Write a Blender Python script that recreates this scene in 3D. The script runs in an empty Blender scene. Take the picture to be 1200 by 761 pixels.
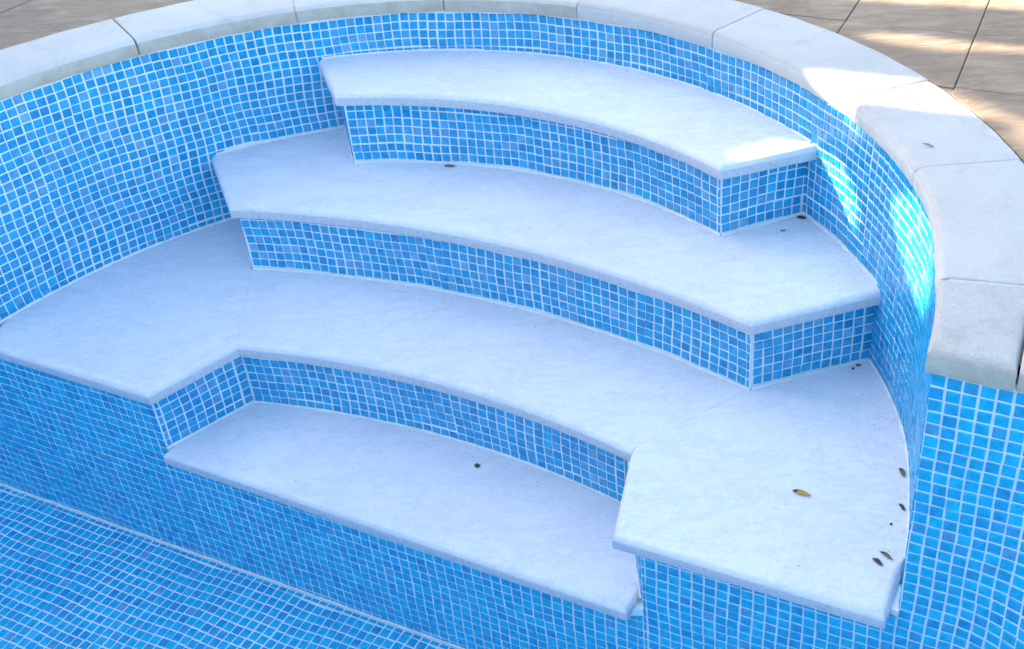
import bpy, bmesh, math, random
import numpy as np
from mathutils import Matrix, Vector

random.seed(7)
rng = np.random.default_rng(11)
SC = bpy.context.scene
COL = SC.collection
S = 0.026                      # metres per mosaic pitch; everything below is laid out in pitches

# ------------------------------------------------------------------ camera
cam_d = bpy.data.cameras.new('camera')
cam = bpy.data.objects.new('camera', cam_d)
COL.objects.link(cam)
X = Vector((0.99891, -0.02494, -0.03941))
U = Vector((0.04664, 0.53422, 0.84406))
F = Vector((0.0, 0.84498, -0.53480))
CAM = Vector((0, 0, 44.2795))
m = Matrix(((X.x, U.x, -F.x), (X.y, U.y, -F.y), (X.z, U.z, -F.z))).to_4x4()
m.translation = CAM * S
cam.matrix_world = m
cam_d.sensor_width = 36.0
FPX, PPX, PPY = 1293.578, 734.164, 275.18      # in pixels of a 1200 x 761 frame
cam_d.lens = FPX / 1200 * 36
cam_d.shift_x = -(PPX - 600) / 1200
cam_d.shift_y = (PPY - 380.5) / 1200
cam_d.clip_start = 0.02
cam_d.clip_end = 2000
SC.camera = cam

# ------------------------------------------------------------------ sky, sun, exposure
ELEV = math.radians(28)
DH = Vector((0.9243, -0.3818, 0))              # the way the sunlight travels, in plan
MH = Vector((0.3818, 0.9243, 0))
to_sun = Vector((-DH.x * math.cos(ELEV), -DH.y * math.cos(ELEV), math.sin(ELEV)))
world = bpy.data.worlds.new('World')
SC.world = world
world.use_nodes = True
wn = world.node_tree
bg = wn.nodes['Background']
sky = wn.nodes.new('ShaderNodeTexSky')
sky.sky_type = 'NISHITA'
sky.sun_disc = False
sky.sun_elevation = ELEV
sky.sun_rotation = math.atan2(to_sun.x, to_sun.y)
sky.air_density = 1.0
sky.dust_density = 1.5
wn.links.new(sky.outputs[0], bg.inputs[0])
bg.inputs[1].default_value = 0.14
sun_d = bpy.data.lights.new('sun', 'SUN')
sun_d.energy = 5.0
sun_d.angle = math.radians(0.4)
sun_d.color = (1.0, 0.90, 0.76)
sun = bpy.data.objects.new('sun', sun_d)
COL.objects.link(sun)
sun.rotation_euler = to_sun.to_track_quat('Z', 'Y').to_euler()
SC.view_settings.view_transform = 'Standard'
SC.view_settings.look = 'None'
SC.view_settings.gamma = 1
SC.view_settings.exposure = 2.17
SC.cycles.max_bounces = 8
SC.cycles.diffuse_bounces = 5

# ------------------------------------------------------------------ materials
def mat(name, build):
    M_ = bpy.data.materials.new(name)
    M_.use_nodes = True
    nt = M_.node_tree
    b = nt.nodes['Principled BSDF']
    build(nt, b)
    return M_

def nd(nt, t, **kw):
    n = nt.nodes.new(t)
    for k, v in kw.items():
        if k in n.inputs:
            n.inputs[k].default_value = v
        else:
            setattr(n, k, v)
    return n

def coords(nt, scale=1.0):
    tc = nd(nt, 'ShaderNodeNewGeometry')
    mp = nd(nt, 'ShaderNodeMapping')
    s = scale if isinstance(scale, tuple) else (scale,) * 3
    mp.inputs['Scale'].default_value = s
    nt.links.new(tc.outputs['Position'], mp.inputs['Vector'])
    return mp.outputs[0]

def noise(nt, vec, sc, det=4, rough=.55, dist=0):
    n = nd(nt, 'ShaderNodeTexNoise')
    n.inputs['Scale'].default_value = sc
    n.inputs['Detail'].default_value = det
    n.inputs['Roughness'].default_value = rough
    n.inputs['Distortion'].default_value = dist
    nt.links.new(vec, n.inputs['Vector'])
    return n.outputs['Fac']

def ramp(nt, fac, stops):
    r = nd(nt, 'ShaderNodeValToRGB')
    el = r.color_ramp.elements
    while len(el) < len(stops):
        el.new(0.5)
    for e, (p, c) in zip(el, stops):
        e.position = p
        e.color = (*c, 1) if len(c) == 3 else c
    nt.links.new(fac, r.inputs[0])
    return r.outputs[0]

def mix(nt, a, b, fac, mode='MIX'):
    n = nd(nt, 'ShaderNodeMix', data_type='RGBA', blend_type=mode)
    for i, v in ((6, a), (7, b), (0, fac)):
        if isinstance(v, (int, float)):
            n.inputs[i].default_value = v
        elif isinstance(v, tuple):
            n.inputs[i].default_value = (*v, 1)
        else:
            nt.links.new(v, n.inputs[i])
    return n.outputs[2]

def bump(nt, b, h, strength, dist):
    n = nd(nt, 'ShaderNodeBump')
    n.inputs['Strength'].default_value = strength
    n.inputs['Distance'].default_value = dist
    nt.links.new(h, n.inputs['Height'])
    nt.links.new(n.outputs[0], b.inputs['Normal'])

def tile_mat(name, c):
    def f(nt, b):
        v = coords(nt)
        n1 = noise(nt, v, 55, 3, .6)
        n2 = noise(nt, v, 260, 2, .5)
        lo = tuple(x * .80 for x in c)
        hi = tuple(min(1, x * 1.18 + .003) for x in c)
        k = ramp(nt, n1, [(.3, lo), (.7, hi)])
        k = mix(nt, k, (c[0] + .07, c[1] + .10, c[2] + .1), ramp(nt, n2, [(.58, (0, 0, 0)), (.8, (.5, .5, .5))]))
        nt.links.new(k, b.inputs['Base Color'])
        b.inputs['Roughness'].default_value = .22
        b.inputs['Specular IOR Level'].default_value = .5
        bump(nt, b, n1, .25, .002)
    return mat(name, f)

TILES = [tile_mat('glazed_blue_' + n, c) for n, c in (
    ('deep', (.007, .285, .545)), ('royal', (.009, .325, .60)), ('azure', (.013, .365, .65)),
    ('soft', (.04, .37, .64)), ('periwinkle', (.095, .37, .62)), ('pale', (.15, .42, .65)),
    ('cyan', (.006, .425, .68)), ('bright', (.008, .475, .72)))]
TW = np.array([.10, .28, .29, .18, .10, .02, .03, 0])

def f_grout(nt, b):
    v = coords(nt)
    n1 = noise(nt, v, 9, 5)
    n2 = noise(nt, v, 160, 3)
    k = ramp(nt, n1, [(.3, (.76, .83, .83)), (.7, (.86, .90, .89))])
    k = mix(nt, k, (.60, .68, .70), ramp(nt, n2, [(.55, (0, 0, 0)), (.8, (.45,) * 3)]))
    nt.links.new(k, b.inputs['Base Color'])
    b.inputs['Roughness'].default_value = .85
    bump(nt, b, n2, .4, .001)
GROUT = mat('pale_grout', f_grout)

def specks(nt, sc, thr, soft):
    v = nd(nt, 'ShaderNodeTexVoronoi')
    v.inputs['Scale'].default_value = sc
    nt.links.new(coords(nt), v.inputs['Vector'])
    return ramp(nt, v.outputs['Distance'], [(thr, (1, 1, 1)), (thr + soft, (0, 0, 0))])

def f_slab(nt, b):
    v = coords(nt)
    big = noise(nt, v, 2.4, 7, .62, .15)
    mid = noise(nt, v, 30, 8, .8, 0)
    vein = noise(nt, coords(nt, (2.2, 5.5, 5)), 2.2, 8, .72, .25)
    fine = noise(nt, v, 95, 5, .7)
    pit = noise(nt, v, 330, 2, .5)
    k = ramp(nt, big, [(.3, (.76, .745, .77)), (.5, (.81, .805, .81)), (.72, (.84, .85, .84))])
    k = mix(nt, k, (.72, .69, .76), ramp(nt, mid, [(.50, (0, 0, 0)), (.70, (.40,) * 3)]))
    k = mix(nt, k, (.88, .91, .90), ramp(nt, mid, [(.32, (.35,) * 3), (.47, (0, 0, 0))]))
    k = mix(nt, k, (.64, .64, .69), ramp(nt, vein, [(.47, (0, 0, 0)), (.52, (.40,) * 3), (.57, (0, 0, 0))]))
    k = mix(nt, k, (.92, .94, .92), ramp(nt, fine, [(.55, (0, 0, 0)), (.72, (.55,) * 3)]))
    k = mix(nt, k, (.55, .54, .60), ramp(nt, fine, [(.28, (.55,) * 3), (.42, (0, 0, 0))]))
    k = mix(nt, k, (.36, .35, .38), ramp(nt, pit, [(.64, (0, 0, 0)), (.76, (.5,) * 3)]))
    k = mix(nt, k, (.25, .23, .22), specks(nt, 16, .022, .012))
    nt.links.new(k, b.inputs['Base Color'])
    b.inputs['Roughness'].default_value = .72
    b.inputs['Specular IOR Level'].default_value = .25
    bump(nt, b, fine, .4, .002)
SLAB = mat('white_cast_stone', f_slab)

def f_edge(nt, b):  # raw edge with brown spots; its darker grey also holds the nosing's shade
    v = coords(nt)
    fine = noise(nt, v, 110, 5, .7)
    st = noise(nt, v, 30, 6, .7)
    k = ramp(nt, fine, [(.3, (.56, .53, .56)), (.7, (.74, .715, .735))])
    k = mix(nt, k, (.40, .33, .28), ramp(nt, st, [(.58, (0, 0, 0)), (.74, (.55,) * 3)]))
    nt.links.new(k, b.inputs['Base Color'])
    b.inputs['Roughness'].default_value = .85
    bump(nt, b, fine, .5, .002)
EDGE = mat('shaded_raw_stone_edge', f_edge)

def cop_build(base, w=1.0):
    def f_cop(nt, b):
        v = coords(nt)
        big = noise(nt, v, 2.6, 6, .6, .5)
        fine = noise(nt, v, 80, 6, .7)
        st = noise(nt, v, 11, 6, .72, .6)
        pit = noise(nt, v, 210, 3, .6)
        t = lambda q: tuple(x * q for x in base)
        k = ramp(nt, big, [(.3, t(.9)), (.7, t(1.08))])
        k = mix(nt, k, (.36, .325, .27), ramp(nt, st, [(.54, (0, 0, 0)), (.74, (.4 * w,) * 3)]))
        k = mix(nt, k, t(1.3), ramp(nt, fine, [(.56, (0, 0, 0)), (.74, (.4,) * 3)]))
        k = mix(nt, k, (.30, .27, .23), ramp(nt, pit, [(.63 - .05 * (w - 1), (0, 0, 0)), (.75, (min(.9, .45 * w),) * 3)]))
        nt.links.new(k, b.inputs['Base Color'])
        b.inputs['Roughness'].default_value = .8
        b.inputs['Specular IOR Level'].default_value = .25
        ad = nd(nt, 'ShaderNodeMath', operation='SUBTRACT')
        nt.links.new(fine, ad.inputs[0])
        nt.links.new(pit, ad.inputs[1])
        bump(nt, b, ad.outputs[0], min(1, .6 * w), .0035 * w)
    return f_cop
COPING = mat('cast_stone_coping', cop_build((.58, .545, .49)))
COPING_L = mat('clean_lightened_coping', cop_build((.70, .655, .585)))  # cleaner left stones, lightened further to offset the hedge's shade

def f_face(nt, b):
    v = coords(nt)
    st = noise(nt, v, 14, 6, .7, .5)
    fine = noise(nt, v, 140, 4, .65)
    pit = noise(nt, v, 230, 2, .5)
    k = ramp(nt, st, [(.3, (.47, .395, .31)), (.55, (.575, .50, .41)), (.75, (.66, .60, .52))])
    k = mix(nt, k, (.25, .23, .20), ramp(nt, pit, [(.64, (0, 0, 0)), (.78, (.6,) * 3)]))
    nt.links.new(k, b.inputs['Base Color'])
    b.inputs['Roughness'].default_value = .85
    bump(nt, b, fine, .7, .003)
FACE = mat('rough_cast_stone_face', f_face)
FACE_R = mat('lit_cast_stone_face', cop_build((.66, .63, .58)))  # right-hand inner faces, with the light falling on them put into the colour
COPING_W = mat('weathered_cast_stone_coping', cop_build((.55, .52, .47), 1.35))

def f_paver(nt, b):
    v = coords(nt)
    big = noise(nt, v, 4.5, 6, .6, .8)
    wav = noise(nt, coords(nt, (1.0, 3.2, 3)), 6.5, 7, .62, 1.4)
    fine = noise(nt, v, 130, 4, .65)
    k = ramp(nt, big, [(.28, (.225, .15, .09)), (.5, (.295, .20, .12)), (.72, (.37, .255, .155))])
    k = mix(nt, k, (.46, .34, .24), ramp(nt, wav, [(.5, (0, 0, 0)), (.7, (.65,) * 3)]))
    k = mix(nt, k, (.20, .15, .12), ramp(nt, wav, [(.3, (.65,) * 3), (.46, (0, 0, 0))]))
    k = mix(nt, k, (.50, .40, .31), ramp(nt, fine, [(.6, (0, 0, 0)), (.8, (.5,) * 3)]))
    nt.links.new(k, b.inputs['Base Color'])
    b.inputs['Roughness'].default_value = .72
    ad = nd(nt, 'ShaderNodeMath', operation='MULTIPLY_ADD')
    ad.inputs[1].default_value = .12
    nt.links.new(fine, ad.inputs[0])
    nt.links.new(wav, ad.inputs[2])
    bump(nt, b, ad.outputs[0], .75, .012)
PAVER = mat('stamped_stone_paver', f_paver)

def plain(name, c, rough=.8, var=.25, sc=40):
    def f(nt, b):
        n1 = noise(nt, coords(nt), sc, 4)
        k = ramp(nt, n1, [(.3, tuple(x * (1 - var) for x in c)), (.7, tuple(min(1, x * (1 + var)) for x in c))])
        nt.links.new(k, b.inputs['Base Color'])
        b.inputs['Roughness'].default_value = rough
    return mat(name, f)
MORTAR = plain('grey_mortar', (.30, .25, .20))
SEAL = plain('white_joint_filler', (.82, .87, .87), .7, .08)
GAPM = plain('dark_open_joint', (.09, .085, .08))
EARTH = plain('pale_paved_ground', (.32, .27, .22), .9, .2, 3)
BARK = plain('hedge_bark', (.10, .07, .05))
LEAF = plain('hedge_leaf_green', (.05, .085, .03), .55, .4, 25)
DRY = plain('dry_leaf_orange', (.58, .31, .07), .6, .4, 300)
BROWN = plain('dry_leaf_brown', (.20, .165, .11), .65, .45, 300)
DARKL = plain('dead_leaf_dark', (.06, .05, .045), .6, .5, 300)
GREENL = plain('fallen_leaf_green', (.05, .075, .035), .6, .4, 300)
GREYL = plain('weathered_leaf_grey', (.27, .26, .25), .7, .3, 300)

# ------------------------------------------------------------------ object helpers
def tag(o, label=None, cat=None, group=None, kind=None):
    if label: o['label'] = label
    if cat: o['category'] = cat
    if group: o['group'] = group
    if kind: o['kind'] = kind
    return o

def empty(name, loc=(0, 0, 0)):
    o = bpy.data.objects.new(name, None)
    o.empty_display_size = .05
    COL.objects.link(o)
    o.location = Vector(loc) * S
    return o

def link(name, me, parent=None):
    o = bpy.data.objects.new(name, me)
    COL.objects.link(o)
    if parent is not None:
        o.parent = parent
        o.matrix_parent_inverse = Matrix.Translation(-parent_loc(parent))
    return o

def parent_loc(p):
    v = p.location.copy()
    while p.parent is not None:
        p = p.parent
        v = v * 0 + p.location
    return v

def mesh(name, verts, faces, mats, parent=None, smooth=False, fmat=None):
    me = bpy.data.meshes.new(name)
    me.from_pydata([tuple(Vector(v) * S) for v in verts], [], faces)
    for k in (mats if isinstance(mats, (list, tuple)) else [mats]):
        me.materials.append(k)
    if fmat is not None:
        me.polygons.foreach_set('material_index', fmat)
    if smooth:
        me.polygons.foreach_set('use_smooth', [True] * len(me.polygons))
    me.update()
    return link(name, me, parent)

def smooth_by_angle(o, deg=40):
    me = o.data
    bm = bmesh.new()
    bm.from_mesh(me)
    lay = bm.faces.layers.int.get('cap')
    for f in bm.faces: f.smooth = not (lay and f[lay])
    lim = math.radians(deg)
    for e in bm.edges:
        if len(e.link_faces) == 2 and e.calc_face_angle(0) > lim:
            e.smooth = False
    bm.to_mesh(me)
    bm.free()

def proj(p):
    d = Vector(p) - CAM
    w = d.dot(F)
    if w < 1: return None
    return PPX + FPX * d.dot(X) / w, PPY - FPX * d.dot(U) / w

def lerp(a, b, t): return a + (b - a) * t
def sstep(a, b, x):
    t = min(1, max(0, (x - a) / (b - a)))
    return t * t * (3 - 2 * t)

# ------------------------------------------------------------------ plan geometry (fitted to the photograph)
CX, CY = -25.162, 66.848
def R(th):
    t = th - math.pi / 2
    return (49.561 + 2.55 * math.cos(2 * t) - 1.7735 * math.sin(2 * t) - .8654 * math.cos(3 * t)
            - .55 * sstep(math.radians(6), math.radians(-7), th)
            + .6242 * math.sin(3 * t) + .3907 * math.cos(4 * t) - .219 * math.sin(4 * t))
def circ(th, off=0.0):
    r = R(th) + off
    return Vector((CX + r * math.cos(th), CY + r * math.sin(th), 0))
def circ_n(th):               # inward normal
    h = 1e-3
    t = (circ(th + h) - circ(th - h)).normalized()
    return Vector((-t.y, t.x, 0))
NA = 0.4269
NV = Vector((math.sin(NA), math.cos(NA), 0))       # away from the pool, across the end wall
UV = Vector((math.cos(NA), -math.sin(NA), 0))      # along the end wall, to the right
TH0 = math.radians(-18.2)
PC = circ(TH0)                                     # corner of curved wall and end wall
ND = NV.dot(PC)
th = math.radians(130)
while NV.dot(circ(th)) > ND: th += .0005
TH1 = th
PL = circ(TH1)
SL = UV.dot(PL - PC)
def uv2(s, n): return PC + UV * s + NV * n
T1, T2, T3, T4, FL = -4.857, -13.329, -21.824, -29.982, -45.527
B1, B2, B3, B4 = T1 - 2.18, T2 - 2.18, T3 - 2.18, T4 - 2.18
TK = 1.5                                           # tread slab thickness
C1, R1 = Vector((-29.862, 58.310, 0)), 50.260
C2, R2 = Vector((-58.447, -3.510, 0)), 106.019
C3, R3 = Vector((-59.477, -8.833, 0)), 99.324
def V2(x, y): return Vector((x, y, 0))
def ang(c, p): return math.atan2(p.y - c.y, p.x - c.x)
def arcp(c, r, a): return c + Vector((math.cos(a), math.sin(a), 0)) * r
def arc_pts(c, r, a0, a1, step=1.2):
    n = max(2, int(abs(a1 - a0) * r / step))
    return [arcp(c, r, lerp(a0, a1, i / n)) for i in range(n + 1)]
def wall_pts(d0, d1, off=0.0, n=None):
    a0, a1 = math.radians(d0), math.radians(d1)
    n = n or max(2, int(abs(a1 - a0) * 50 / 1.2))
    return [circ(lerp(a0, a1, i / n), off) for i in range(n + 1)]

# ------------------------------------------------------------------ mosaic
TS = .417                                          # half a tile; the rest of the pitch is grout
def tile_proto(k):
    a, c, h, z0 = TS, TS - .045, .085, .05
    vs = [(-a, -a, -.05), (a, -a, -.05), (a, a, -.05), (-a, a, -.05),
          (-a, -a, z0), (a, -a, z0), (a, a, z0), (-a, a, z0),
          (-c, -c, h), (c, -c, h), (c, c, h), (-c, c, h)]
    fs = []
    for q in (0, 4):
        for i in range(4):
            j = (i + 1) % 4
            fs.append((q + i, q + j, q + 4 + j, q + 4 + i))
    fs.append((8, 9, 10, 11))
    return vs, fs
PV, PF = tile_proto(0)
PVn = np.array(PV)
PFn = np.array(PF)
TME = []
for k, mt in enumerate(TILES):
    me = bpy.data.meshes.new('tile')
    me.from_pydata([tuple(Vector(v) * S) for v in PV], [], PF)
    me.materials.append(mt)
    TME.append(me)

SHEET = {}
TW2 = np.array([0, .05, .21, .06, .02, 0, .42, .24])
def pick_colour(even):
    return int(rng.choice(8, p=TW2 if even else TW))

class Mosaic:
    """tiles of one surface f(a, b) -> point; a runs to the viewer's right, b upward"""
    def __init__(self, f, seed):
        self.f, self.t, self.k, self.sh = f, [], 1.0, {}
        self.even = False
        r = np.random.default_rng(seed)
        self.ph = r.uniform(0, 6.28, 8)
        self.r = r
    def wob(self, a, b):
        p = self.ph
        return (.10 * math.sin(a * .33 + p[0] + .25 * b) + .07 * math.sin(b * .8 + p[1] + a * .11),
                .08 * math.sin(a * .41 + p[2] - .2 * b) + .04 * math.sin(a * .9 + p[3]))
    def add(self, a, b, ha=1.0, hb=1.0, wob=1.0):
        """a tile centred at a, b covering ha x hb of a pitch"""
        wa, wb = self.wob(a, b)
        wob *= self.k
        wa *= wob; wb *= wob
        j = self.r.normal(0, .014, 2)
        key = (math.floor(a / 11.5), math.floor(b / 11.5))
        if key not in self.sh: self.sh[key] = self.r.normal(0, .035, 2)
        j = j + self.sh[key] * min(1, wob)
        a2, b2 = a + wa + j[0], b + wb + j[1]
        if hb < .99: b2 = b
        if ha < .99: a2 = a
        p = self.f(a2, b2)
        h = .3
        da = (self.f(a2 + h, b2) - self.f(a2 - h, b2)) / (2 * h)
        wb2 = self.wob(a, b + h); wb1 = self.wob(a, b - h)
        db = (self.f(a2 + (wb2[0] - wb1[0]) / 2 * wob, b2 + h) - self.f(a2 - (wb2[0] - wb1[0]) / 2 * wob, b2 - h)) / (2 * h)
        n = da.cross(db).normalized()
        tilt = self.r.normal(0, .028, 2)
        n = (n + da * tilt[0] + db * tilt[1]).normalized()
        ea = (da - n * da.dot(n)); eb = (db - n * db.dot(n))
        sa = (ha - .166) / .834; sb = (hb - .166) / .834
        mx = Matrix(((ea.x * sa, eb.x * sb, n.x, p.x), (ea.y * sa, eb.y * sb, n.y, p.y),
                     (ea.z * sa, eb.z * sb, n.z, p.z), (0, 0, 0, 1)))
        self.t.append((mx, pick_colour(self.even)))
    def row(self, a0, a1, b, hb=1.0, phase=0.0, wob=1.0):
        """fill a0..a1 with whole tiles on the grid phase + k, cut ones at both ends"""
        k = math.floor(a0 - phase)
        while True:
            lo, hi = max(a0, phase + k), min(a1, phase + k + 1)
            k += 1
            if lo >= a1: break
            if hi - lo > .28:
                self.add((lo + hi) / 2, b, hi - lo, hb, wob)
    def col(self, a0, a1, btop, bbot, phase=0.0, wob=1.0):
        b = btop
        while b - bbot > .30:
            hb = min(1.0, b - bbot)
            self.row(a0, a1, b - hb / 2, hb, phase, wob)
            b -= 1.0
    def emit(self, parent, limit=300, nm='tile'):
        sc = []
        for i, (mx, c) in enumerate(self.t):
            q = [proj(mx @ Vector((x, y, 0))) for x, y in ((-TS, -TS), (TS, -TS), (TS, TS), (-TS, TS))]
            ar = 0
            if all(q):
                cx = sum(v[0] for v in q) / 4; cy = sum(v[1] for v in q) / 4
                if 0 <= cx <= 1200 and 0 <= cy <= 761:
                    for u in range(4):
                        x0, y0 = q[u]; x1, y1 = q[(u + 1) % 4]
                        ar += x0 * y1 - x1 * y0
                    ar = -ar / 2
            sc.append((ar, i))
        sc.sort(reverse=True)
        big = [i for ar, i in sc[:limit] if ar > 0]
        pick = set(big)
        base = parent_loc(parent)
        for i in big:
            mx, c = self.t[i]
            o = bpy.data.objects.new(nm, TME[c])
            COL.objects.link(o)
            o.parent = parent
            w = mx.copy()
            w.translation = mx.translation * S - base
            o.matrix_local = w
        rest = [i for i in range(len(self.t)) if i not in pick]
        if rest:
            vs = np.zeros((len(rest) * 12, 3)); fs = np.zeros((len(rest) * 9, 4), int); fm = np.zeros(len(rest) * 9, int)
            for k, i in enumerate(rest):
                mx, c = self.t[i]
                A = np.array(mx)
                vs[k * 12:k * 12 + 12] = PVn @ A[:3, :3].T + A[:3, 3]
                fs[k * 9:k * 9 + 9] = PFn + k * 12
                fm[k * 9:k * 9 + 9] = c
            o = mesh('tile_field', vs.tolist(), fs.tolist(), TILES, parent, fmat=fm.tolist())
            o['kind'] = 'stuff'

def sheet(name, f, a0, a1, b0, b1, mt, parent, off=0.0, step=1.0, cut=None):
    """the grout bed behind a mosaic: a sheet 0.6 thick facing the viewer"""
    na = max(1, int(round((a1 - a0) / step))); nb = max(1, int(round((b1 - b0) / (step * 2))))
    vs, fs = [], []
    for back in (0, 1):
        for i in range(na + 1):
            for j in range(nb + 1):
                a, b = lerp(a0, a1, i / na), lerp(b0, b1, j / nb)
                p = f(a, b)
                if back:
                    n = (f(a + .2, b) - f(a - .2, b)).cross(f(a, b + .2) - f(a, b - .2)).normalized()
                    p = p - n * .8
                vs.append(p)
    N = (na + 1) * (nb + 1)
    ix = lambda i, j, k=0: k * N + i * (nb + 1) + j
    for i in range(na):
        for j in range(nb):
            fs.append((ix(i, j), ix(i + 1, j), ix(i + 1, j + 1), ix(i, j + 1)))
            fs.append((ix(i, j, 1), ix(i, j + 1, 1), ix(i + 1, j + 1, 1), ix(i + 1, j, 1)))
    for i in range(na):
        fs.append((ix(i, 0, 1), ix(i + 1, 0, 1), ix(i + 1, 0), ix(i, 0)))
        fs.append((ix(i, nb), ix(i + 1, nb), ix(i + 1, nb, 1), ix(i, nb, 1)))
    for j in range(nb):
        fs.append((ix(0, j), ix(0, j + 1), ix(0, j + 1, 1), ix(0, j, 1)))
        fs.append((ix(na, j, 1), ix(na, j + 1, 1), ix(na, j + 1), ix(na, j)))
    o = mesh(name, vs, fs, mt, parent)
    smooth_by_angle(o, 40)
    return o

def bead(name, pts, r, mt, parent=None, up=Vector((0, 0, 1))):
    """a thin triangular fillet of grout along a junction; pts are (point, inward direction)"""
    vs, fs = [], []
    for p, d in pts:
        jr = r * random.uniform(.75, 1.3)
        vs += [p - d * .1 + up * -.1, p + d * jr + up * .02, p + d * jr * .5 + up * jr * .55, p + d * .10 + up * jr]
    for i in range(len(pts) - 1):
        a, b = i * 4, i * 4 + 4
        for u in range(4):
            w = (u + 1) % 4
            fs.append((a + u, b + u, b + w, a + w))
    return mesh(name, vs, fs, mt, parent, smooth=True)

# ------------------------------------------------------------------ curved wall
NTAB = 4000
tab_th = np.linspace(TH1, TH0, NTAB)
tab_p = np.array([circ(t)[:2] for t in tab_th])
tab_s = np.concatenate([[0], np.cumsum(np.hypot(*np.diff(tab_p, axis=0).T))])
WLEN = tab_s[-1]
def wall_f(a, b):
    t = float(np.interp(a, tab_s, tab_th))
    p = circ(t)
    if a < 0 or a > WLEN:
        e = (0 if a < 0 else WLEN)
        d = (circ(TH1 - .01) - circ(TH1)) if a < 0 else (circ(TH0) - circ(TH0 + .01))
        p = p + d.normalized() * (a - e)
    return Vector((p.x, p.y, b))
def s_of(p):
    t = math.atan2(p.y - CY, p.x - CX)
    return float(np.interp(-t, -tab_th, tab_s))

# plan corners of the risers
r1a, r1b, r1w = V2(-29.75, 108.57), V2(9.1, 90.0), V2(17.95, 93.6)
r1l = V2(-32.6, 117.9)
r2a, r2b, r2w = V2(-40.95, 101.1), V2(10.72, 77.2), V2(22.30, 80.75)
r2l = V2(-45.4, 112.75)
r3a, r3b = V2(-39.35, 88.55), V2(-.95, 71.75)
r3l = uv2(UV.dot(V2(-46.4, 81.6) - PC), 0)
r3r = uv2(UV.dot(V2(-.22, 60.68) - PC), 0)
S_NL, S_NR = UV.dot(r3l - PC), UV.dot(r3r - PC)

wall = tag(empty('pool_wall', (CX, CY + 50, 0)), 'tall curved wall of small blue mosaic tiles wrapping round behind the white steps', 'pool wall')
sheet('grout_bed', wall_f, .4, WLEN, T3 - 2.6, .5, GROUT, wall)
mo = Mosaic(wall_f, 3)
w2l, w1l, w1r, w2r = s_of(r2l), s_of(r1l), s_of(r1w), s_of(r2w)
PHW = WLEN - math.floor(WLEN)
def t1z(a): return T1 + .12 - .011 * UV.dot(wall_f(a, 0) - V2(-8, 105))
def wall_bottom(a):
    if w1l < a < w1r: return t1z(a)
    if w2l < a < w2r: return T2 + .02
    return T3 + .02
for k in range(-1, int(WLEN) + 2):
    lo, hi = max(0, PHW + k - 1), min(WLEN, PHW + k)
    if hi - lo < .25: continue
    cuts = [lo] + [c for c in (w2l, w1l, w1r, w2r) if lo < c < hi] + [hi]
    seg = [(c0, c1, wall_bottom((c0 + c1) / 2) if (c0 + c1) / 2 < WLEN - 17 else T3 - 2.6) for c0, c1 in zip(cuts, cuts[1:])]
    b = -.04
    while b > T3 - 2.6:
        runs = []
        for c0, c1, bot in seg:
            hb = min(1.0, b - bot)
            if hb < .30: continue
            if runs and abs(runs[-1][1] - c0) < 1e-6 and abs(runs[-1][2] - hb) < 1e-6: runs[-1][1] = c1
            else: runs.append([c0, c1, hb])
        for c0, c1, hb in runs:
            if c1 - c0 > .22: mo.add((c0 + c1) / 2, b - hb / 2, c1 - c0, hb)
        b -= 1.0
mo.emit(wall)

# ------------------------------------------------------------------ end wall (flat, in line with the step fronts)
def end_f(s, b):
    w = .066 * max(0, s - 3.6) ** 2 * sstep(-9, -23, b)
    w = min(w, 2.2 + .25 * max(0, s - 9)) if s > 9 else w
    return uv2(s, 0) - NV * min(w, 3.0) + Vector((0, 0, b))
endw = tag(empty('pool_wall', PC + UV * 6), 'flat blue mosaic pool wall under the coping end, running below the white steps', 'pool wall')
sheet('grout_bed', end_f, 0, 46, FL, .5, GROUT, endw)
fend = lambda s, b: end_f(s, b)
sheet('grout_bed', fend, S_NR, 0, FL, T3 - TK - .02, GROUT, endw)
sheet('grout_bed', fend, S_NL, S_NR, FL, T4 - TK - .02, GROUT, endw)
sheet('grout_bed', fend, SL, S_NL, FL, T3 - TK - .02, GROUT, endw)
sheet('grout_bed', fend, SL - 40, SL, FL, .5, GROUT, endw)
mo = Mosaic(end_f, 5)
mo.k = .55
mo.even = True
mo.col(0, 46, -.04, FL + .1)
mo.col(S_NR, 0, -24.04 + 1, FL + .1)
mo.col(S_NL, S_NR, -32.04 + 1, FL + .1)
mo.col(SL, S_NL, -24.04 + 1, FL + .1)
mo.col(SL - 40, SL, -.04, FL + .1)
mo.emit(endw)

# ------------------------------------------------------------------ pool floor
fl_f = lambda a, b: uv2(a, -b) + Vector((0, 0, FL)) if False else uv2(a, b) + Vector((0, 0, FL))
floor = mesh('pool_floor', [uv2(SL - 40, .5) + Vector((0, 0, FL)), uv2(SL - 40, -150) + Vector((0, 0, FL)),
                            uv2(46, -150) + Vector((0, 0, FL)), uv2(46, .5) + Vector((0, 0, FL))],
             [(0, 1, 2, 3)], GROUT)
tag(floor, kind='structure')
mo = Mosaic(fl_f, 8)
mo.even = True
b = -.28
hb = .52
mo.row(SL - 39.6, 45.6, b - hb / 2, hb)
b -= hb
for k in range(148):
    mo.row(SL - 39.6, 45.6, b - k - .5)
mo.emit(floor)
bead('grout_fillet', [(uv2(lerp(SL - 40, 46, i / 120), 0) + Vector((0, 0, FL)), -NV) for i in range(121)], .24, SEAL, floor)
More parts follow.
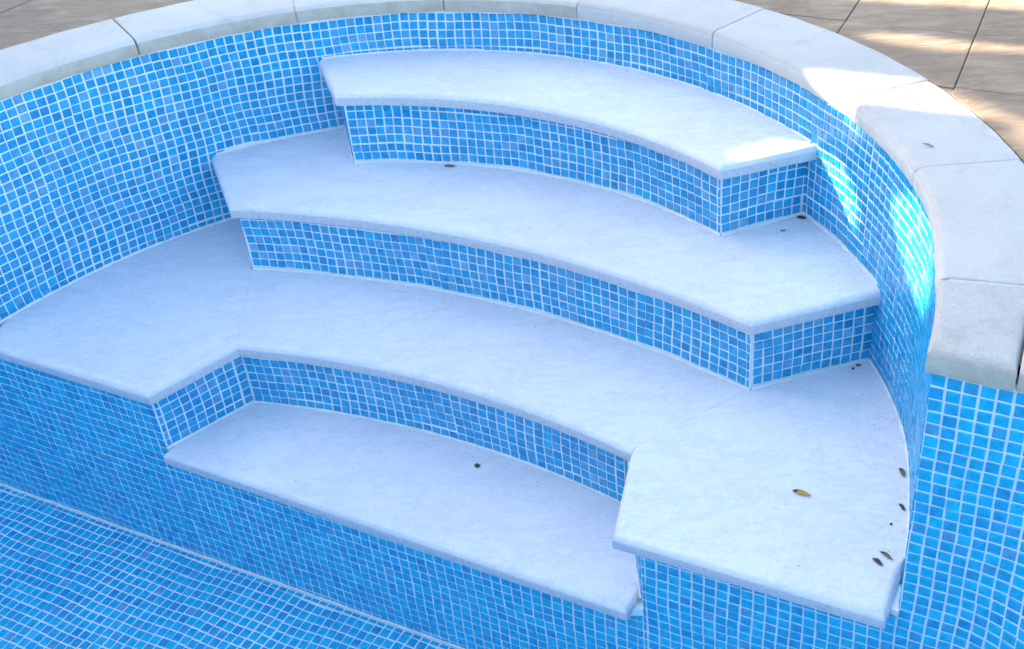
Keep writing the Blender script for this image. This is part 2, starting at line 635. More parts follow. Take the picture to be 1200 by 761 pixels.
# the other three sides of the pool, outside the picture
def side_wall(p, q, label):
    d = (q - p).normalized()
    n = Vector((d.y, -d.x, 0))
    L = (q - p).length
    f = lambda a, b: p + d * a + Vector((0, 0, b))
    t = tag(empty('pool_wall', (p + q) / 2), label, 'pool wall')
    sheet('grout_bed', f, 0, L, FL, .5, GROUT, t, step=6)
    mm = Mosaic(f, 21)
    for k in range(0, int(L), 1):
        for j in range(0, 45, 1):
            if (k + j) % 1 == 0:
                mm.t.append((Matrix(((d.x, 0, n.x, p.x + d.x * (k + .5)), (d.y, 0, n.y, p.y + d.y * (k + .5)),
                                     (0, 1, 0, -j - .5), (0, 0, 0, 1))), pick_colour(True)))
    mm.emit(t, 0)
side_wall(uv2(46, 0), uv2(46, -150), 'blue mosaic pool wall on the right side of the empty pool')
side_wall(uv2(46, -150), uv2(SL - 40, -150), 'blue mosaic pool wall on the near side of the empty pool')
side_wall(uv2(SL - 40, -150), uv2(SL - 40, 0), 'blue mosaic pool wall on the left side of the empty pool')

# ------------------------------------------------------------------ slabs with rounded front edges
def slab(name, outer, rounded, ztop, thick, mt, parent=None, rad=.7, ztop_f=None, fmat=None):
    """outer: plan outline counter-clockwise; rounded: per-vertex True where the edge is exposed"""
    n = len(outer)
    area = sum(outer[i].x * outer[(i + 1) % n].y - outer[(i + 1) % n].x * outer[i].y for i in range(n))
    if area < 0:
        outer = outer[::-1]; rounded = rounded[::-1]
    nrm = []
    for i in range(n):
        e0 = (outer[i] - outer[i - 1]).normalized(); e1 = (outer[(i + 1) % n] - outer[i]).normalized()
        n0, n1 = Vector((-e0.y, e0.x, 0)), Vector((-e1.y, e1.x, 0))
        w0 = rounded[i - 1] and rounded[i]; w1 = rounded[i] and rounded[(i + 1) % n]
        if w0 and w1:
            k = (n0 + n1); k.normalize()
            nrm.append(k / max(.45, k.dot(n0)))
        elif w0: nrm.append(n0 if abs(n0.dot(e1)) < .2 else e1 / max(.3, n0.dot(e1)) if n0.dot(e1) > .2 else n0)
        elif w1: nrm.append(n1 if abs(n1.dot(e0)) < .2 else -e0 / max(.3, -n1.dot(e0)) if n1.dot(e0) < -.2 else n1)
        else: nrm.append(Vector((0, 0, 0)))
    prof = [(.18, -thick), (.05, -thick + .06), (0, -thick + .22)]
    for k in range(7):
        a = k / 6 * math.pi / 2
        prof.append((rad * (1 - math.cos(a)), -rad + rad * math.sin(a)))
    vs, fs = [], []
    for ins, dz in prof:
        for i in range(n):
            p = outer[i] + nrm[i] * ins
            z = (ztop_f(p) if ztop_f else ztop) + dz
            vs.append(Vector((p.x, p.y, z)))
    for k in range(len(prof) - 1):
        for i in range(n):
            j = (i + 1) % n
            fs.append((k * n + i, k * n + j, (k + 1) * n + j, (k + 1) * n + i))
    fs.append(tuple(range((len(prof) - 1) * n, len(prof) * n)))
    fs.append(tuple(range(n - 1, -1, -1)))
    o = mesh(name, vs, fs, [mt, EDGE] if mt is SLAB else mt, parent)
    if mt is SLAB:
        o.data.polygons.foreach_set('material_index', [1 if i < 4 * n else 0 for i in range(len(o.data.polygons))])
    bm = bmesh.new()
    bm.from_mesh(o.data)
    lay = bm.faces.layers.int.new('cap')
    ng = [f for f in bm.faces if len(f.verts) > 4]
    for f in ng: f[lay] = 1
    bmesh.ops.triangulate(bm, faces=ng)
    for f in bm.faces:
        if len(f.verts) == 3: f[lay] = 1
    bm.to_mesh(o.data)
    bm.free()
    smooth_by_angle(o, 38)
    return o

def outline(*segs):
    """segs: (points, rounded)"""
    pts, rd = [], []
    for p, r in segs:
        for q in p:
            if pts and (pts[-1] - q).length < .05:
                rd[-1] = rd[-1] or r
                continue
            pts.append(Vector((q.x, q.y, 0))); rd.append(r)
    if (pts[0] - pts[-1]).length < .05:
        rd[0] = rd[0] or rd[-1]
        pts.pop(); rd.pop()
    return pts, rd

OV = .95                                           # how far a tread overhangs its riser
GRP = 'white steps built into the pool corner'

def riser_faces(parent, segs, ztop, btop, bbot, seed):
    """segs: list of (function, length, phase); a grout core plus tiles"""
    for i, (f, L, ph) in enumerate(segs):
        sheet('riser', f, 0, L, bbot - .3, ztop, GROUT, parent)
    mo = Mosaic(segs[0][0], seed)
    for f, L, ph in segs:
        mo.f = f
        b = btop + 1
        while b - bbot > .30:
            top = min(b, ztop - .02)
            hb = min(top - max(b - 1, bbot + .10), 1.0)
            if hb > .22:
                mo.row(.06, L - .04, top - hb / 2, hb, ph)
            b -= 1.0
    mo.emit(parent)
    for f, L, ph in segs:
        n = max(2, int(L))
        pts = []
        for i in range(n + 1):
            a = L * i / n
            d = f(min(L, a + .2), bbot) - f(max(0, a - .2), bbot)
            d = Vector((d.y, -d.x, 0)).normalized()
            pts.append((f(a, bbot), d))
        bead('grout_fillet', pts, .24, SEAL, parent)

def seg_line(p, q):
    L = (q - p).length
    d = (q - p) / L
    return lambda a, b: p + d * a + Vector((0, 0, b)), L
def seg_arc(c, r, p, q):
    a0, a1 = ang(c, p), ang(c, q)
    L = abs(a1 - a0) * r
    sg = 1 if a1 > a0 else -1
    return lambda a, b: arcp(c, r, a0 + sg * a / r) + Vector((0, 0, b)), L

# ---- step 1 (top)
st = tag(empty('pool_step', (-8, 104, T2)), 'highest and shortest white step, just below the coping, its right end sunlit', 'pool step', GRP)
f1, L1 = seg_arc(C1, R1, r1a, r1b)
f2, L2 = seg_line(r1b, r1w)
f0, L0 = seg_line(r1l, r1a)
riser_faces(st, [(f1, L1, .1), (f2, L2, .05), (f0, L0, .2)], T1 - TK + .05, B1, T2, 31)
a0, a1 = ang(C1, V2(-30.2, 107.9)), ang(C1, V2(8.75, 89.3))
front = arc_pts(C1, R1 - OV, a0, a1)
front[0] = V2(-30.3, 107.65)
front[-1] = V2(8.9, 88.75)
tre = outline((front, True), ([V2(18.9, 92.15)], True), (wall_pts(33, 97.3, -.05), False), ([V2(-34.15, 117.45)], True))
t1f = lambda p: T1 + .10 - .011 * UV.dot(Vector((p.x, p.y, 0)) - V2(-8, 105))
slab('tread', tre[0], tre[1], T1, TK, SLAB, st, ztop_f=t1f)
bead('sealant_line', [(circ(math.radians(d)) + Vector((0, 0, t1f(circ(math.radians(d))))), circ_n(math.radians(d))) for d in np.linspace(31, 99.5, 60)], .2, SEAL, st)

# ---- step 2
st = tag(empty('pool_step', (-15, 98, T3)), 'second white step from the top, small brown leaf at the foot of the riser above', 'pool step', GRP)
f1, L1 = seg_arc(C2, R2, r2a, r2b)
f2, L2 = seg_line(r2b, r2w)
f0, L0 = seg_line(r2l, r2a)
riser_faces(st, [(f1, L1, .1), (f2, L2, .04), (f0, L0, .2)], T2 - TK + .02, B2, T3, 32)
a0, a1 = ang(C2, V2(-41.3, 100.2)), ang(C2, V2(10.6, 76.2))
front = arc_pts(C2, R2 - OV, a0, a1)
front[0] = V2(-41.45, 100.15)
front[-1] = V2(10.5, 76.0)
inner1 = arc_pts(C1, R1 + .3, ang(C1, r1b), ang(C1, r1a))
tre = outline((front, True), ([V2(22.75, 79.7)], True), (wall_pts(18.4, 112.4, -.05), False), ([V2(-47.0, 112.3)], True))
slab('tread', tre[0], tre[1], T2, TK, SLAB, st)
bead('sealant_line', [(circ(math.radians(d)) + Vector((0, 0, T2)), circ_n(math.radians(d))) for d in np.linspace(16, 31, 16)], .22, SEAL, st)
bead('sealant_line', [(circ(math.radians(d)) + Vector((0, 0, T2)), circ_n(math.radians(d))) for d in np.linspace(98.5, 115, 16)], .22, SEAL, st)

# ---- step 3 (wide, with a notch)
st = tag(empty('pool_step', (-18, 85, T4)), 'widest white step, notched in the middle, dry leaves along its right side', 'pool step', GRP)
f1, L1 = seg_arc(C3, R3, r3a, r3b)
f0, L0 = seg_line(r3l, r3a)
f2, L2 = seg_line(r3b, r3r)
riser_faces(st, [(f1, L1, .15), (f0, L0, L0 % 1), (f2, L2, .0)], T3 - TK + .02, B3, T4, 33)
a0, a1 = ang(C3, V2(-39.9, 87.6)), ang(C3, V2(-.35, 70.2))
farc = arc_pts(C3, R3 - OV, a0, a1)
nl_in = V2(-38.95, 87.35)
farc[0] = nl_in
nr_in = farc[-1]
tipl = V2(-45.55, 80.45)
tipr = V2(-2.25, 60.45)
dl = uv2(SL, -OV)
seamL = V2(-41.2, 101.45)
seamR = V2(10.85, 77.6)
cen_in = arc_pts(C2, R2 + .3, ang(C2, seamR), ang(C2, seamL))
g = V2(-.07, .02)
o1 = outline((cen_in[::-1][:1], False), ([nl_in - V2(.012, 0)], True), ([tipl], True), ([uv2(SL + 2, -OV + .0)], True),
             (wall_pts(math.degrees(TH1) - 4, 113.6, -.05), False), ([r2l + V2(.2, -.1)], False))
slab('tread_slab', o1[0], o1[1], T3, TK, SLAB, st)
o2 = outline((farc, True), ([seamR], False), (cen_in[1:-1], False), ([seamL + V2(.0, 0)], False))
slab('tread_slab', o2[0], o2[1], T3 - .006, TK, SLAB, st)
o3 = outline(([seamR + V2(.05, -.03)], False), ([nr_in + V2(.05, -.02)], True), ([tipr], True), ([V2(17.25, 51.65)], True), ([circ(math.radians(-14.3), -.25)], True),
             (wall_pts(-11.6, 16.3, -.06), False), ([r2w + V2(-.2, .1)], False))
slab('tread_slab', o3[0], o3[1], T3 + .02, TK, SLAB, st)
# mortar wedge between the slab's right end and the wall
wd = [PC + UV * -.75 + NV * .25, PC + UV * -.02 + NV * .05, circ(math.radians(-15), -.02), circ(math.radians(-15), -.8)]
vs = [Vector((p.x, p.y, z)) for z in (T3 - 1.75, T3 - .6) for p in wd]
mesh('mortar_wedge', vs, [(3, 2, 1, 0), (4, 5, 6, 7), (0, 1, 5, 4), (1, 2, 6, 5), (2, 3, 7, 6), (3, 0, 4, 7)], SEAL, st)
bead('sealant_line', [(circ(math.radians(d)) + Vector((0, 0, T3)), circ_n(math.radians(d))) for d in np.linspace(-13, 16, 30)], .24, SEAL, st)
bead('sealant_line', [(circ(math.radians(d)) + Vector((0, 0, T3)), circ_n(math.radians(d))) for d in np.linspace(114, math.degrees(TH1) - 2, 40)], .22, SEAL, st)

# ---- step 4 (lowest)
inn = arc_pts(C3, R3 + .3, ang(C3, r3b), ang(C3, r3a))
tipl4, tipr4 = uv2(S_NL + .05, -.8), V2(-1.45, 59.9)
o4 = outline(([tipl4], True), ([tipr4], True), ([V2(-.18, 61.9)], True), ([V2(-.52, 66.5)], False), (inn, False), ([r3l + V2(.05, .1)], True))
s4 = slab('pool_step', o4[0], o4[1], T4, TK, SLAB)
s4.location = (0, 0, 0)
tag(s4, 'lowest white step slab, set into the notch, with one black speck in its middle', 'pool step', GRP)

fw = [V2(-1.3, 60.75), V2(-.06, 60.70), V2(-.12, 63.0), V2(-1.3, 63.0)]
vs = [Vector((p.x, p.y, z)) for z in (T4 - 1.75, T4 - .95) for p in fw]
mesh('mortar_wedge', vs, [(3, 2, 1, 0), (4, 5, 6, 7), (0, 1, 5, 4), (1, 2, 6, 5), (2, 3, 7, 6), (3, 0, 4, 7)], SEAL, st)

# ------------------------------------------------------------------ coping
cop = tag(empty('pool_coping', circ(1.5)), 'pale cast stone coping with rounded nosing around the rim above the blue tiles', 'coping')
PROF = [(.5, .10), (-.05, .10), (-.40, .18), (-.50, .45), (-.50, 1.25), (-.44, 1.55), (-.28, 1.80), (.02, 1.95), (.4, 2.0),
        (7.7, 2.0), (7.98, 1.9), (8.07, 1.65), (8.07, .30)]
PFM = [1, 1, 1, 1, 1, 0, 0, 0, 0, 0, 0, 1, 1]
def coping_piece(base, nrm, parent, dz=0.0, top=None):
    """base(t), nrm(t) for t in 0..1: point on the wall line and outward normal"""
    N = 26
    ts = [0, .006] + [lerp(.012, .988, i / N) for i in range(N + 1)] + [.994, 1]
    vs, fs, fm = [], [], []
    cN = len(PROF)
    tw = random.uniform(-.05, .05)
    for q, t in enumerate(ts):
        k = 1 if q in (0, len(ts) - 1) else 0
        p, o = base(t), nrm(t)
        for (d, z) in PROF:
            dd, zz = d, z
            if k:
                dd = lerp(d, 3.8, .02 if d < 3 else .01); zz = lerp(z, .9, .045)
            else:
                dd += .035 * math.sin(t * 37 + d * 3 + tw * 90) * (1 if d < 0.5 else .3)
                zz += .02 * math.sin(t * 23 + d + tw * 50)
            vs.append(p + o * dd + Vector((0, 0, zz + dz + tw * (t - .5))))
    n = len(ts)
    for q in range(n - 1):
        for u in range(cN):
            w = (u + 1) % cN
            fs.append((q * cN + u, q * cN + w, (q + 1) * cN + w, (q + 1) * cN + u)); fm.append(PFM[u])
    fs.append(tuple(range(cN))[::-1]); fm.append(1)
    fs.append(tuple(range((n - 1) * cN, n * cN))); fm.append(1)
    o = mesh('coping_stone', vs, fs, [top or COPING, FACE_R if top is COPING else FACE], parent, fmat=fm)
    bm = bmesh.new(); bm.from_mesh(o.data)
    bmesh.ops.recalc_face_normals(bm, faces=bm.faces)
    bm.to_mesh(o.data); bm.free()
    smooth_by_angle(o, 35)
    return o
J = [-8.7, 9.2, 24.6, 46.9, 66.0, 83.3, 101.5, 120.6, math.degrees(TH1) - 9.5]
GAP = [.0, .03, .03, .05, .03, .06, .03, .09, .03]
for i in range(len(J) - 1):
    g0, g1 = GAP[i] / 50, GAP[i + 1] / 50
    a0, a1 = math.radians(J[i]) + g0, math.radians(J[i + 1]) - g1
    coping_piece(lambda t: circ(lerp(a0, a1, t)), lambda t: -circ_n(lerp(a0, a1, t)) if True else None, cop, random.uniform(-.04, .04), COPING_L if J[i] > 60 else COPING)
# joints filled with mortar a little below the surface
for i, d in enumerate(J[:-1]):
    a = math.radians(d)
    p, o = circ(a), -circ_n(a)
    if o.dot(p - Vector((CX, CY, 0))) < 0: o = -o
    t = Vector((-o.y, o.x, 0)) * .14
    mt = MORTAR if i in (3, 5, 7) else SEAL
    vs = [p + o * x + t * sg + Vector((0, 0, z)) for sg in (-1, 1) for x, z in ((-.25, .3), (-.28, 1.3), (.35, 1.82), (7.8, 1.86), (7.8, .3))]
    mesh('joint_mortar', vs, [(0, 1, 2, 3, 4), (9, 8, 7, 6, 5)] + [(u, (u + 1) % 5 + 0, (u + 1) % 5 + 5, u + 5) for u in range(5)], mt, cop)
# corner stone
S_J = 4.85
e0 = math.radians(J[0])
en = -circ_n(e0)
if en.dot(circ(e0) - Vector((CX, CY, 0))) < 0: en = -en
inner = [circ(lerp(TH0, e0 - .0012, i / 10), -.45) for i in range(11)]
_p, _q = circ(e0 - .0012), uv2(S_J, 0)
_k = ((_q - _p).x * NV.y - (_q - _p).y * NV.x) / (en.x * NV.y - en.y * NV.x)
CJ = _p + en * _k
inner[0] = PC - UV * .40 - NV * .42
co = outline(([uv2(S_J, -.5)], True), ([CJ], True), (inner[::-1], True))
c_s = slab('coping_stone', co[0], co[1], 2.05, 1.95, [COPING_W, FACE], cop, rad=.6)
c_s.data.polygons.foreach_set('material_index', [1 if (abs(p.normal.z) < .5) else 0 for p in c_s.data.polygons])
_t1 = math.radians(J[-1])
_e2 = -circ_n(_t1)
_p, _q = circ(_t1 + .0012), uv2(SL - S_J, 0)
_k = ((_q - _p).x * NV.y - (_q - _p).y * NV.x) / (_e2.x * NV.y - _e2.y * NV.x)
inner = [circ(lerp(_t1 + .0012, TH1, i / 10), -.45) for i in range(11)]
inner[-1] = PL + UV * .40 - NV * .42
co = outline(([uv2(SL - S_J, 8.07)], True), ([uv2(SL - S_J, -.5)], True), (inner[::-1], True), ([_p + _e2 * _k], True))
c_l = slab('coping_stone', co[0], co[1], 2.05, 1.95, [COPING_L, FACE], cop, rad=.6)
c_l.data.polygons.foreach_set('material_index', [1 if (abs(p.normal.z) < .5) else 0 for p in c_l.data.polygons])
s0 = S_J + .12
for k in range(3):
    s1 = s0 + 13.0
    sa, sb = s0, s1
    coping_piece(lambda t: uv2(lerp(sa, sb, t), 0), lambda t: NV, cop, random.uniform(-.03, .03))
    s0 = s1 + .15
s0 = SL - S_J - .12
for k in range(3):
    s1 = s0 - 13.0
    sa, sb = s0, s1
    coping_piece(lambda t: uv2(lerp(sa, sb, t), 0), lambda t: NV, cop)
    s0 = s1 - .15

# ------------------------------------------------------------------ deck
ZD = 1.70
def q_out(p):                                   # outside the coping (and behind the end wall)
    v = Vector((p.x - CX, p.y - CY, 0))
    a = math.atan2(v.y, v.x)
    if a < -2.2: a += 2 * math.pi
    n = NV.dot(p - PC)
    if n < 8.25: return False
    if TH0 - .3 < a < TH1 + .2:
        return v.length > R(a) + 8.32
    return True
deck = mesh('pool_deck', [uv2(s, n) + Vector((0, 0, .2)) for s, n in ((-260, 1), (160, 1), (160, 160), (-260, 160))], [(0, 1, 2, 3)], MORTAR)
# leave a hole where the steps are
deck.data.clear_geometry()
ring_in, ring_out = [], []
for i in range(121):
    a = lerp(TH0, TH1, i / 120)
    ring_in.append(circ(a, 2.0)); ring_out.append(circ(a, 120))
vs = [p + Vector((0, 0, ZD - .24)) for p in ring_in + ring_out]
fs = [(i, 121 + i, 122 + i, i + 1) for i in range(120)]
base = len(vs)
vs += [uv2(s, n) + Vector((0, 0, ZD - .26)) for s, n in ((.5, 2), (120, 2), (120, 60), (30, 60), (SL - .5, 2), (SL - 120, 2), (SL - 120, 60), (SL - 30, 60))]
fs += [(base, base + 1, base + 2, base + 3), (base + 7, base + 6, base + 5, base + 4)]
deck.data.from_pydata([tuple(v * S) for v in vs], [], fs)
deck.data.materials.clear()
deck.data.materials.append(MORTAR)
tag(deck, kind='structure')
def paver(s0, s1, n0, n1):
    s0 += .055; s1 -= .055; n0 += .03; n1 -= .03
    pts = []
    K = 44
    for (a, b), (c, d) in (((s0, n0), (s1, n0)), ((s1, n0), (s1, n1)), ((s1, n1), (s0, n1)), ((s0, n1), (s0, n0))):
        for i in range(K):
            pts.append((lerp(a, c, i / K), lerp(b, d, i / K)))
    P = [uv2(s, n - ND) + Vector((0, 0, 0)) for s, n in pts]
    ins = [q_out(p) for p in P]
    if not any(ins): return
    if not all(ins):
        k = next(i for i in range(len(P)) if ins[i] and not ins[i - 1])
        P = P[k:] + P[:k]; ins = ins[k:] + ins[:k]
        run = [p for p, q in zip(P, ins) if q]
        if sum(1 for i in range(len(ins)) if ins[i] and not ins[i - 1]) > 1: return
        a = [math.atan2(p.y - CY, p.x - CX) for p in (run[-1], run[0])]
        a = [x + 2 * math.pi if x < -2.2 else x for x in a]
        if NV.dot(run[-1] - PC) > 9 and NV.dot(run[0] - PC) > 9:
            run += [circ(lerp(a[0], a[1], i / 12), 8.34) for i in range(1, 12)]
        P = run
    # drop collinear points
    Q = []
    for i in range(len(P)):
        e0, e1 = P[i] - P[i - 1], P[(i + 1) % len(P)] - P[i]
        if e0.length < 1e-4: continue
        if abs(e0.normalized().cross(e1.normalized()).z) > .004 or i % 11 == 0: Q.append(P[i])
    if len(Q) < 3: return
    ar = abs(sum(Q[i].x * Q[(i + 1) % len(Q)].y - Q[(i + 1) % len(Q)].x * Q[i].y for i in range(len(Q)))) / 2
    if ar < 1.5: return
    o = slab('paver', Q, [True] * len(Q), ZD + random.uniform(-.05, .05), .9, PAVER, deck, rad=.09)
U0, N0, DU, DN = -22.7, 93.5, 12.85, 12.6
UPC = UV.dot(PC)
for i in range(-12, 8):
    for j in range(-4, 6):
        s0 = U0 + i * DU - UPC
        n0 = N0 + j * DN
        if i <= -6 and j <= 0:
            if (i % 2 == 0) and (j % 2 == 0 or False):
                pass
        big = (-9 <= i <= -6) and (-2 <= j <= 1)
        if big:
            if i in (-8, -6) or (j in (-1, 1)): continue
            # one double slab
            paver(s0 + DU * 1 - DU, s0 + 2 * DU, n0, n0 + 2 * DN)
            continue
        paver(s0, s0 + DU, n0, n0 + DN)

# ------------------------------------------------------------------ wide ground round the pool
G = ZD - 1.3
vs, fs = [], []
gx = [SL - 150, SL - 40.5, 46.5, 130]; gn = [-260, -150.5, .6, 150]
def gv(s, n):
    p = uv2(s, n); vs.append(Vector((p.x, p.y, G))); return len(vs) - 1
BIG = 40000
for (s0, s1, n0, n1) in ((-BIG, SL - 40.5, -BIG, BIG), (46.5, BIG, -BIG, BIG), (SL - 40.5, 46.5, -BIG, -150.5), (SL - 40.5, 46.5, 130, BIG)):
    fs.append((gv(s0, n0), gv(s1, n0), gv(s1, n1), gv(s0, n1)))
ground = mesh('ground', vs, fs, EARTH)
tag(ground, kind='structure')

# ------------------------------------------------------------------ clipped hedge left of the pool: it throws the shade
HOLES = [
 [(93.4, -8.9), (93.8, -6.3), (93.9, -3.8), (93.2, -1.6), (90.0, .6), (87.9, .2), (87.9, -3.4), (87.9, -5.7), (86.6, -6.6), (88, -8.6)],
 [(87.0, -18.9), (89.2, -18.4), (92.0, -16.8), (92.3, -14.8), (89.4, -13.2), (87.4, -13.2), (86.4, -15)],
 [(82.5, -9.8), (80.2, -6.3), (77.0, -4.0), (73.6, -3.6), (71.0, -4.8), (70.0, -6.9), (72.9, -11.6), (76.2, -12.3), (79.6, -12.0)],
 [(111.3, -22), (112.4, -10.3), (113.2, -3.9), (114.3, 1.5), (115.2, 8), (124, 8), (124, -22)],
 [(104.6, -8.0), (105.2, -5.1), (105.0, .6), (104.2, 3.5), (102.9, 3.5), (102.5, 0), (101.6, -2.6), (101.5, -4.2), (102.2, -6.4)],
 [(88.9, .8), (88.6, 5), (82.5, 5), (82.6, 2.0), (85.5, 1.0)]]
def inside(poly, x, y):
    c = np.zeros(len(x), bool)
    n = len(poly)
    for i in range(n):
        x0, y0 = poly[i]; x1, y1 = poly[i - 1]
        k = (y0 > y) != (y1 > y)
        with np.errstate(divide='ignore', invalid='ignore'):
            c ^= k & (x < (x1 - x0) * (y - y0) / (y1 - y0 + 1e-12) + x0)
    return c
def grow(poly, d):
    cx = sum(p[0] for p in poly) / len(poly); cy = sum(p[1] for p in poly) / len(poly)
    return [(p[0] + (p[0] - cx) / math.hypot(p[0] - cx, p[1] - cy) * d, p[1] + (p[1] - cy) / math.hypot(p[0] - cx, p[1] - cy) * d) for p in poly]
HS = -250
rng = np.random.default_rng(404)
def make_hedge(label, ctr, ax_m, ax_s, m0, m1, thick, top, n, holes):
    """leaves filling a box along ax_m; holes are gaps the sun comes through, in (m, height along the ray)"""
    lm = rng.uniform(m0, m1, n)
    ls = rng.uniform(-thick / 2, thick / 2, n)
    lz = rng.uniform(.5, 1, n) * 0 + rng.uniform(1.5, top, n) + 1.5 * np.sin(lm * .5)
    if holes:
        lq = lz + (HS + ls) * math.tan(ELEV)
        kill = np.zeros(n, bool)
        for g, h in zip((.35, .2, .25, .2, .2, .3), holes):
            kill |= inside(grow(h, g), lm, lq)
        lm, ls, lz = lm[~kill], ls[~kill], lz[~kill]
    n = len(lm)
    c = np.outer(lm, ax_m) + np.outer(ls, ax_s) + np.outer(lz, (0, 0, 1)) + np.array(ctr)
    ax = rng.normal(size=(n, 3)); ax /= np.linalg.norm(ax, axis=1)[:, None]
    bx = np.cross(ax, rng.normal(size=(n, 3))); bx /= np.linalg.norm(bx, axis=1)[:, None]
    big = 1.0 if holes else 2.0
    ln = rng.uniform(1.1, 1.6, n)[:, None] * big; wdt = rng.uniform(.55, .8, n)[:, None] * big
    nn = np.cross(ax, bx) * .18
    q = np.stack([c - ax * ln, c + bx * wdt + nn, c + ax * ln, c - bx * wdt + nn], 1).reshape(-1, 3)
    fq = np.arange(n * 4).reshape(-1, 4)
    hp = Vector(ctr) + ax_m * ((m0 + m1) / 2)
    hedge = tag(empty('hedge', (hp.x, hp.y, ZD)), label, 'hedge')
    fol = mesh('foliage', q.tolist(), fq.tolist(), LEAF, hedge)
    fol['kind'] = 'stuff'
    for k in range(int((m1 - m0) / 20)):
        p = Vector(ctr) + ax_m * (m0 + 10 + k * 20)
        vs, fs = [], []
        for j in range(6):
            r = lerp(1.6, .5, j / 5)
            for u in range(7):
                a = u / 7 * 2 * math.pi
                vs.append(Vector((p.x + r * math.cos(a) + math.sin(j * 1.7 + k) * .5, p.y + r * math.sin(a), .5 + j * top * .12)))
        for j in range(5):
            for u in range(7):
                w = (u + 1) % 7
                fs.append((j * 7 + u, j * 7 + w, j * 7 + 7 + w, j * 7 + 7 + u))
        mesh('trunk', vs, fs, BARK, hedge, smooth=True)
make_hedge('tall leafy green hedge standing on the ground left of the pool', DH * HS, MH, DH, 48, 132, 20, 14 - HS * math.tan(ELEV), 130000, HOLES)
make_hedge('tall clipped hedge at the left, between the viewer and the leafy hedge', DH * HS, MH, DH, -190, 47, 20, 13 - HS * math.tan(ELEV), 42000, None)
make_hedge('long dark green hedge added unseen behind the viewer to dim low sky light', NV * -190, UV, NV, -190, 170, 26, 62, 16000, None)  # added out of view to cut low sky light on the step nosings

# ------------------------------------------------------------------ fallen leaves and specks
def leaf(label, p, z, d, L, W, curl, mt, tipmat=None, cat='leaf', group='dry leaves fallen on the stone'):
    """a curled leaf: 9 x 3 blade with a midrib, thin but solid"""
    d = Vector((d[0], d[1], 0)).normalized()
    s = Vector((-d.y, d.x, 0))
    N = 8
    vs, fs, fm = [], [], []
    for lay in (0, 1):
        for i in range(N + 1):
            t = i / N
            w = W * (math.sin(math.pi * min(1, t * .96 + .03)) ** .75) * (1 - .25 * t)
            zc = curl * (2 * t - 1) ** 2 * .6
            for k in (-1, 0, 1):
                up = curl * .8 * abs(k) * (w / W) + zc + (.06 if lay else .015)
                vs.append(Vector((p[0], p[1], z)) + d * (t - .5) * L + s * (k * w / 2 + .06 * math.sin(t * 5)) + Vector((0, 0, up)))
    M_ = (N + 1) * 3
    for i in range(N):
        for k in (0, 1):
            a = i * 3 + k
            fs.append((a + M_, a + 3 + M_, a + 4 + M_, a + 1 + M_)); fm.append(1 if i < 2 and tipmat else 0)
            fs.append((a, a + 1, a + 4, a + 3)); fm.append(0)
        for k in (0, 2):
            a = i * 3 + k
            fs.append((a, a + 3, a + 3 + M_, a + M_) if k == 0 else (a, a + M_, a + 3 + M_, a + 3)); fm.append(0)
    o = mesh('fallen_leaf', vs, fs, [mt, tipmat or mt], None, smooth=True, fmat=fm)
    tag(o, label, cat, group)
    return o
leaf('orange-brown dry leaf with a black tip lying in the middle of the wide right step', (13.2, 63.95), T3 + .02, (1, -.38), 1.55, .55, .16, DRY, DARKL)
leaf('grey-brown curled leaf by the right wall, farthest up of four beside the tiles', (21.75, 65.7), T3 + .02, (.25, -1), 1.05, .48, .14, BROWN, DARKL)
leaf('tiny black leaf scrap against the right wall, below the curled grey-brown leaf', (20.85, 61.95), T3 + .02, (.55, -1), .8, .34, .1, DARKL)
leaf('dark dead leaf on the right step, left one of the pair near the front corner', (17.75, 56.6), T3 + .02, (.8, -.8), .95, .42, .12, DARKL, BROWN)
leaf('grey-brown dead leaf on the right step, right one of the pair near the front corner', (18.55, 57.15), T3 + .02, (.8, -.75), 1.1, .36, .12, BROWN, DARKL)
leaf('small brown leaf on the second step touching the tiled riser of the top step', (-18.95, 106.55), T2 + .02, (1, -.05), 1.25, .5, .12, BROWN, DARKL)
leaf('dark green leaf on the second step in the corner by the curved wall', (17.35, 92.5), T2 + .02, (1, -.05), .95, .62, .1, GREENL)
leaf('faint grey leaf scrap on the second step below the right end of the top riser', (15.2, 90.3), T2 + .02, (1, .5), .6, .3, .06, GREYL)
leaf('thin grey curled leaf lying on the right-hand coping stone', (24.5, 77.9), 2.03, (1, -.75), 1.0, .26, .1, GREYL)
leaf('black leaf scrap on the wide step in the corner below the second riser', (21.0, 79.75), T3 + .02, (1, .4), .55, .3, .06, DARKL)
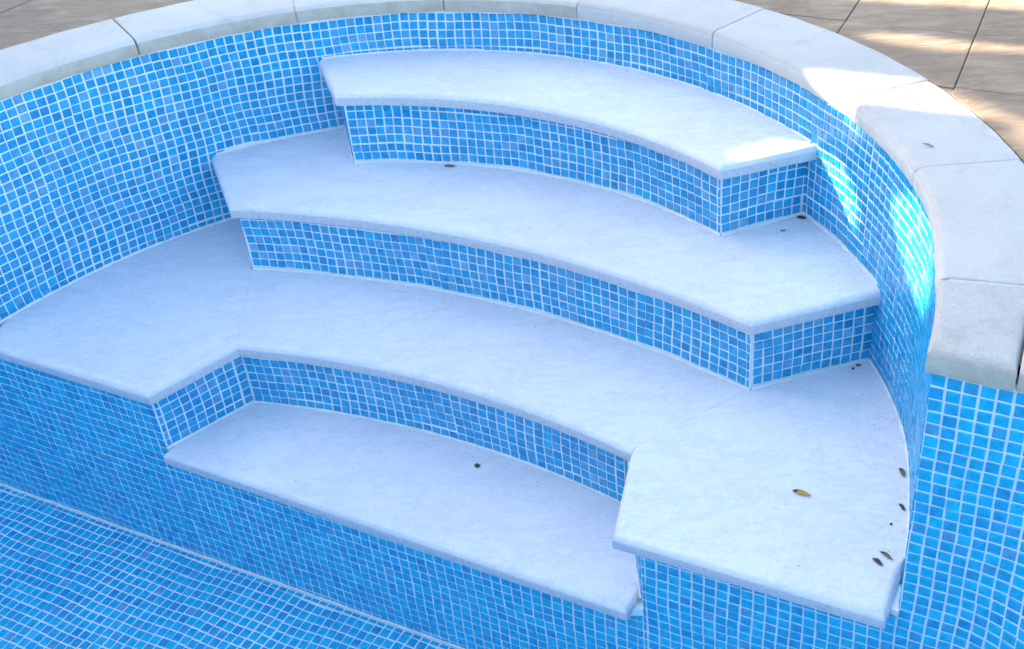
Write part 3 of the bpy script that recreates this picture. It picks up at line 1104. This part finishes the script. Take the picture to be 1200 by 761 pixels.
def speck(label, p, z, r):
    bm = bmesh.new()
    bmesh.ops.create_icosphere(bm, subdivisions=2, radius=r * S)
    for v in bm.verts:
        v.co.x *= 1 + random.uniform(-.2, .2); v.co.y *= 1 + random.uniform(-.2, .2)
        v.co.z *= .55
    me = bpy.data.meshes.new('pebble')
    bm.to_mesh(me); bm.free()
    me.materials.append(DARKL)
    o = bpy.data.objects.new('pebble', me)
    COL.objects.link(o)
    o.location = Vector((p[0], p[1], z + r * .5)) * S
    tag(o, label, 'pebble', 'dark specks on the steps')
speck('single black speck in the middle of the lowest white step', (-15.2, 77.35), T4, .26)
speck('tiny dark grain on the wide right step between the right wall and the leaf pair', (19.6, 60.3), T3 + .02, .12)
speck('tiny dark grain beside the black scrap in the upper right corner of the wide step', (20.4, 79.3), T3 + .02, .14)

# a little grit in the corners of the steps: nobody could count it
vs, fs = [], []
def grain(p, z, r):
    b = len(vs)
    for d in ((1, 0, 0), (-.5, .85, 0), (-.5, -.85, 0), (0, 0, .8), (0, 0, -.2)):
        vs.append(Vector((p.x, p.y, z)) + Vector(d) * r * random.uniform(.7, 1.3))
    for t in ((0, 1, 3), (1, 2, 3), (2, 0, 3), (1, 0, 4), (2, 1, 4), (0, 2, 4)):
        fs.append(tuple(b + u for u in t))
for k in range(70):
    d = random.choice((random.uniform(-12, 16), random.uniform(-12, 16), random.uniform(116, 146)))
    grain(circ(math.radians(d), -.3 - abs(random.gauss(0, 1.6))), T3 + .03, random.uniform(.02, .07))
for k in range(40):
    d = random.choice((random.uniform(17, 31), random.uniform(100, 114)))
    grain(circ(math.radians(d), -.3 - abs(random.gauss(0, 1.2))), T2 + .02, random.uniform(.02, .07))
for k in range(70):
    u = random.random()
    q = r3a.lerp(r3b, u) + NV * 1.2
    grain(arcp(C2, R2 - .3 - abs(random.gauss(0, 1.5)), lerp(ang(C2, r2a), ang(C2, r2b), random.random())), T3 + .02, random.uniform(.02, .06))
    grain(arcp(C3, R3 - .3 - abs(random.gauss(0, 1.5)), lerp(ang(C3, r3a), ang(C3, r3b), random.random())), T4 + .01, random.uniform(.02, .06))
    grain(arcp(C1, R1 - .3 - abs(random.gauss(0, 1.5)), lerp(ang(C1, r1a), ang(C1, r1b), random.random())), T2 + .01, random.uniform(.02, .06))
tag(mesh('grit', vs, fs, BROWN), 'fine brown grit gathered along the foot of the tiled risers', 'grit', kind='stuff')
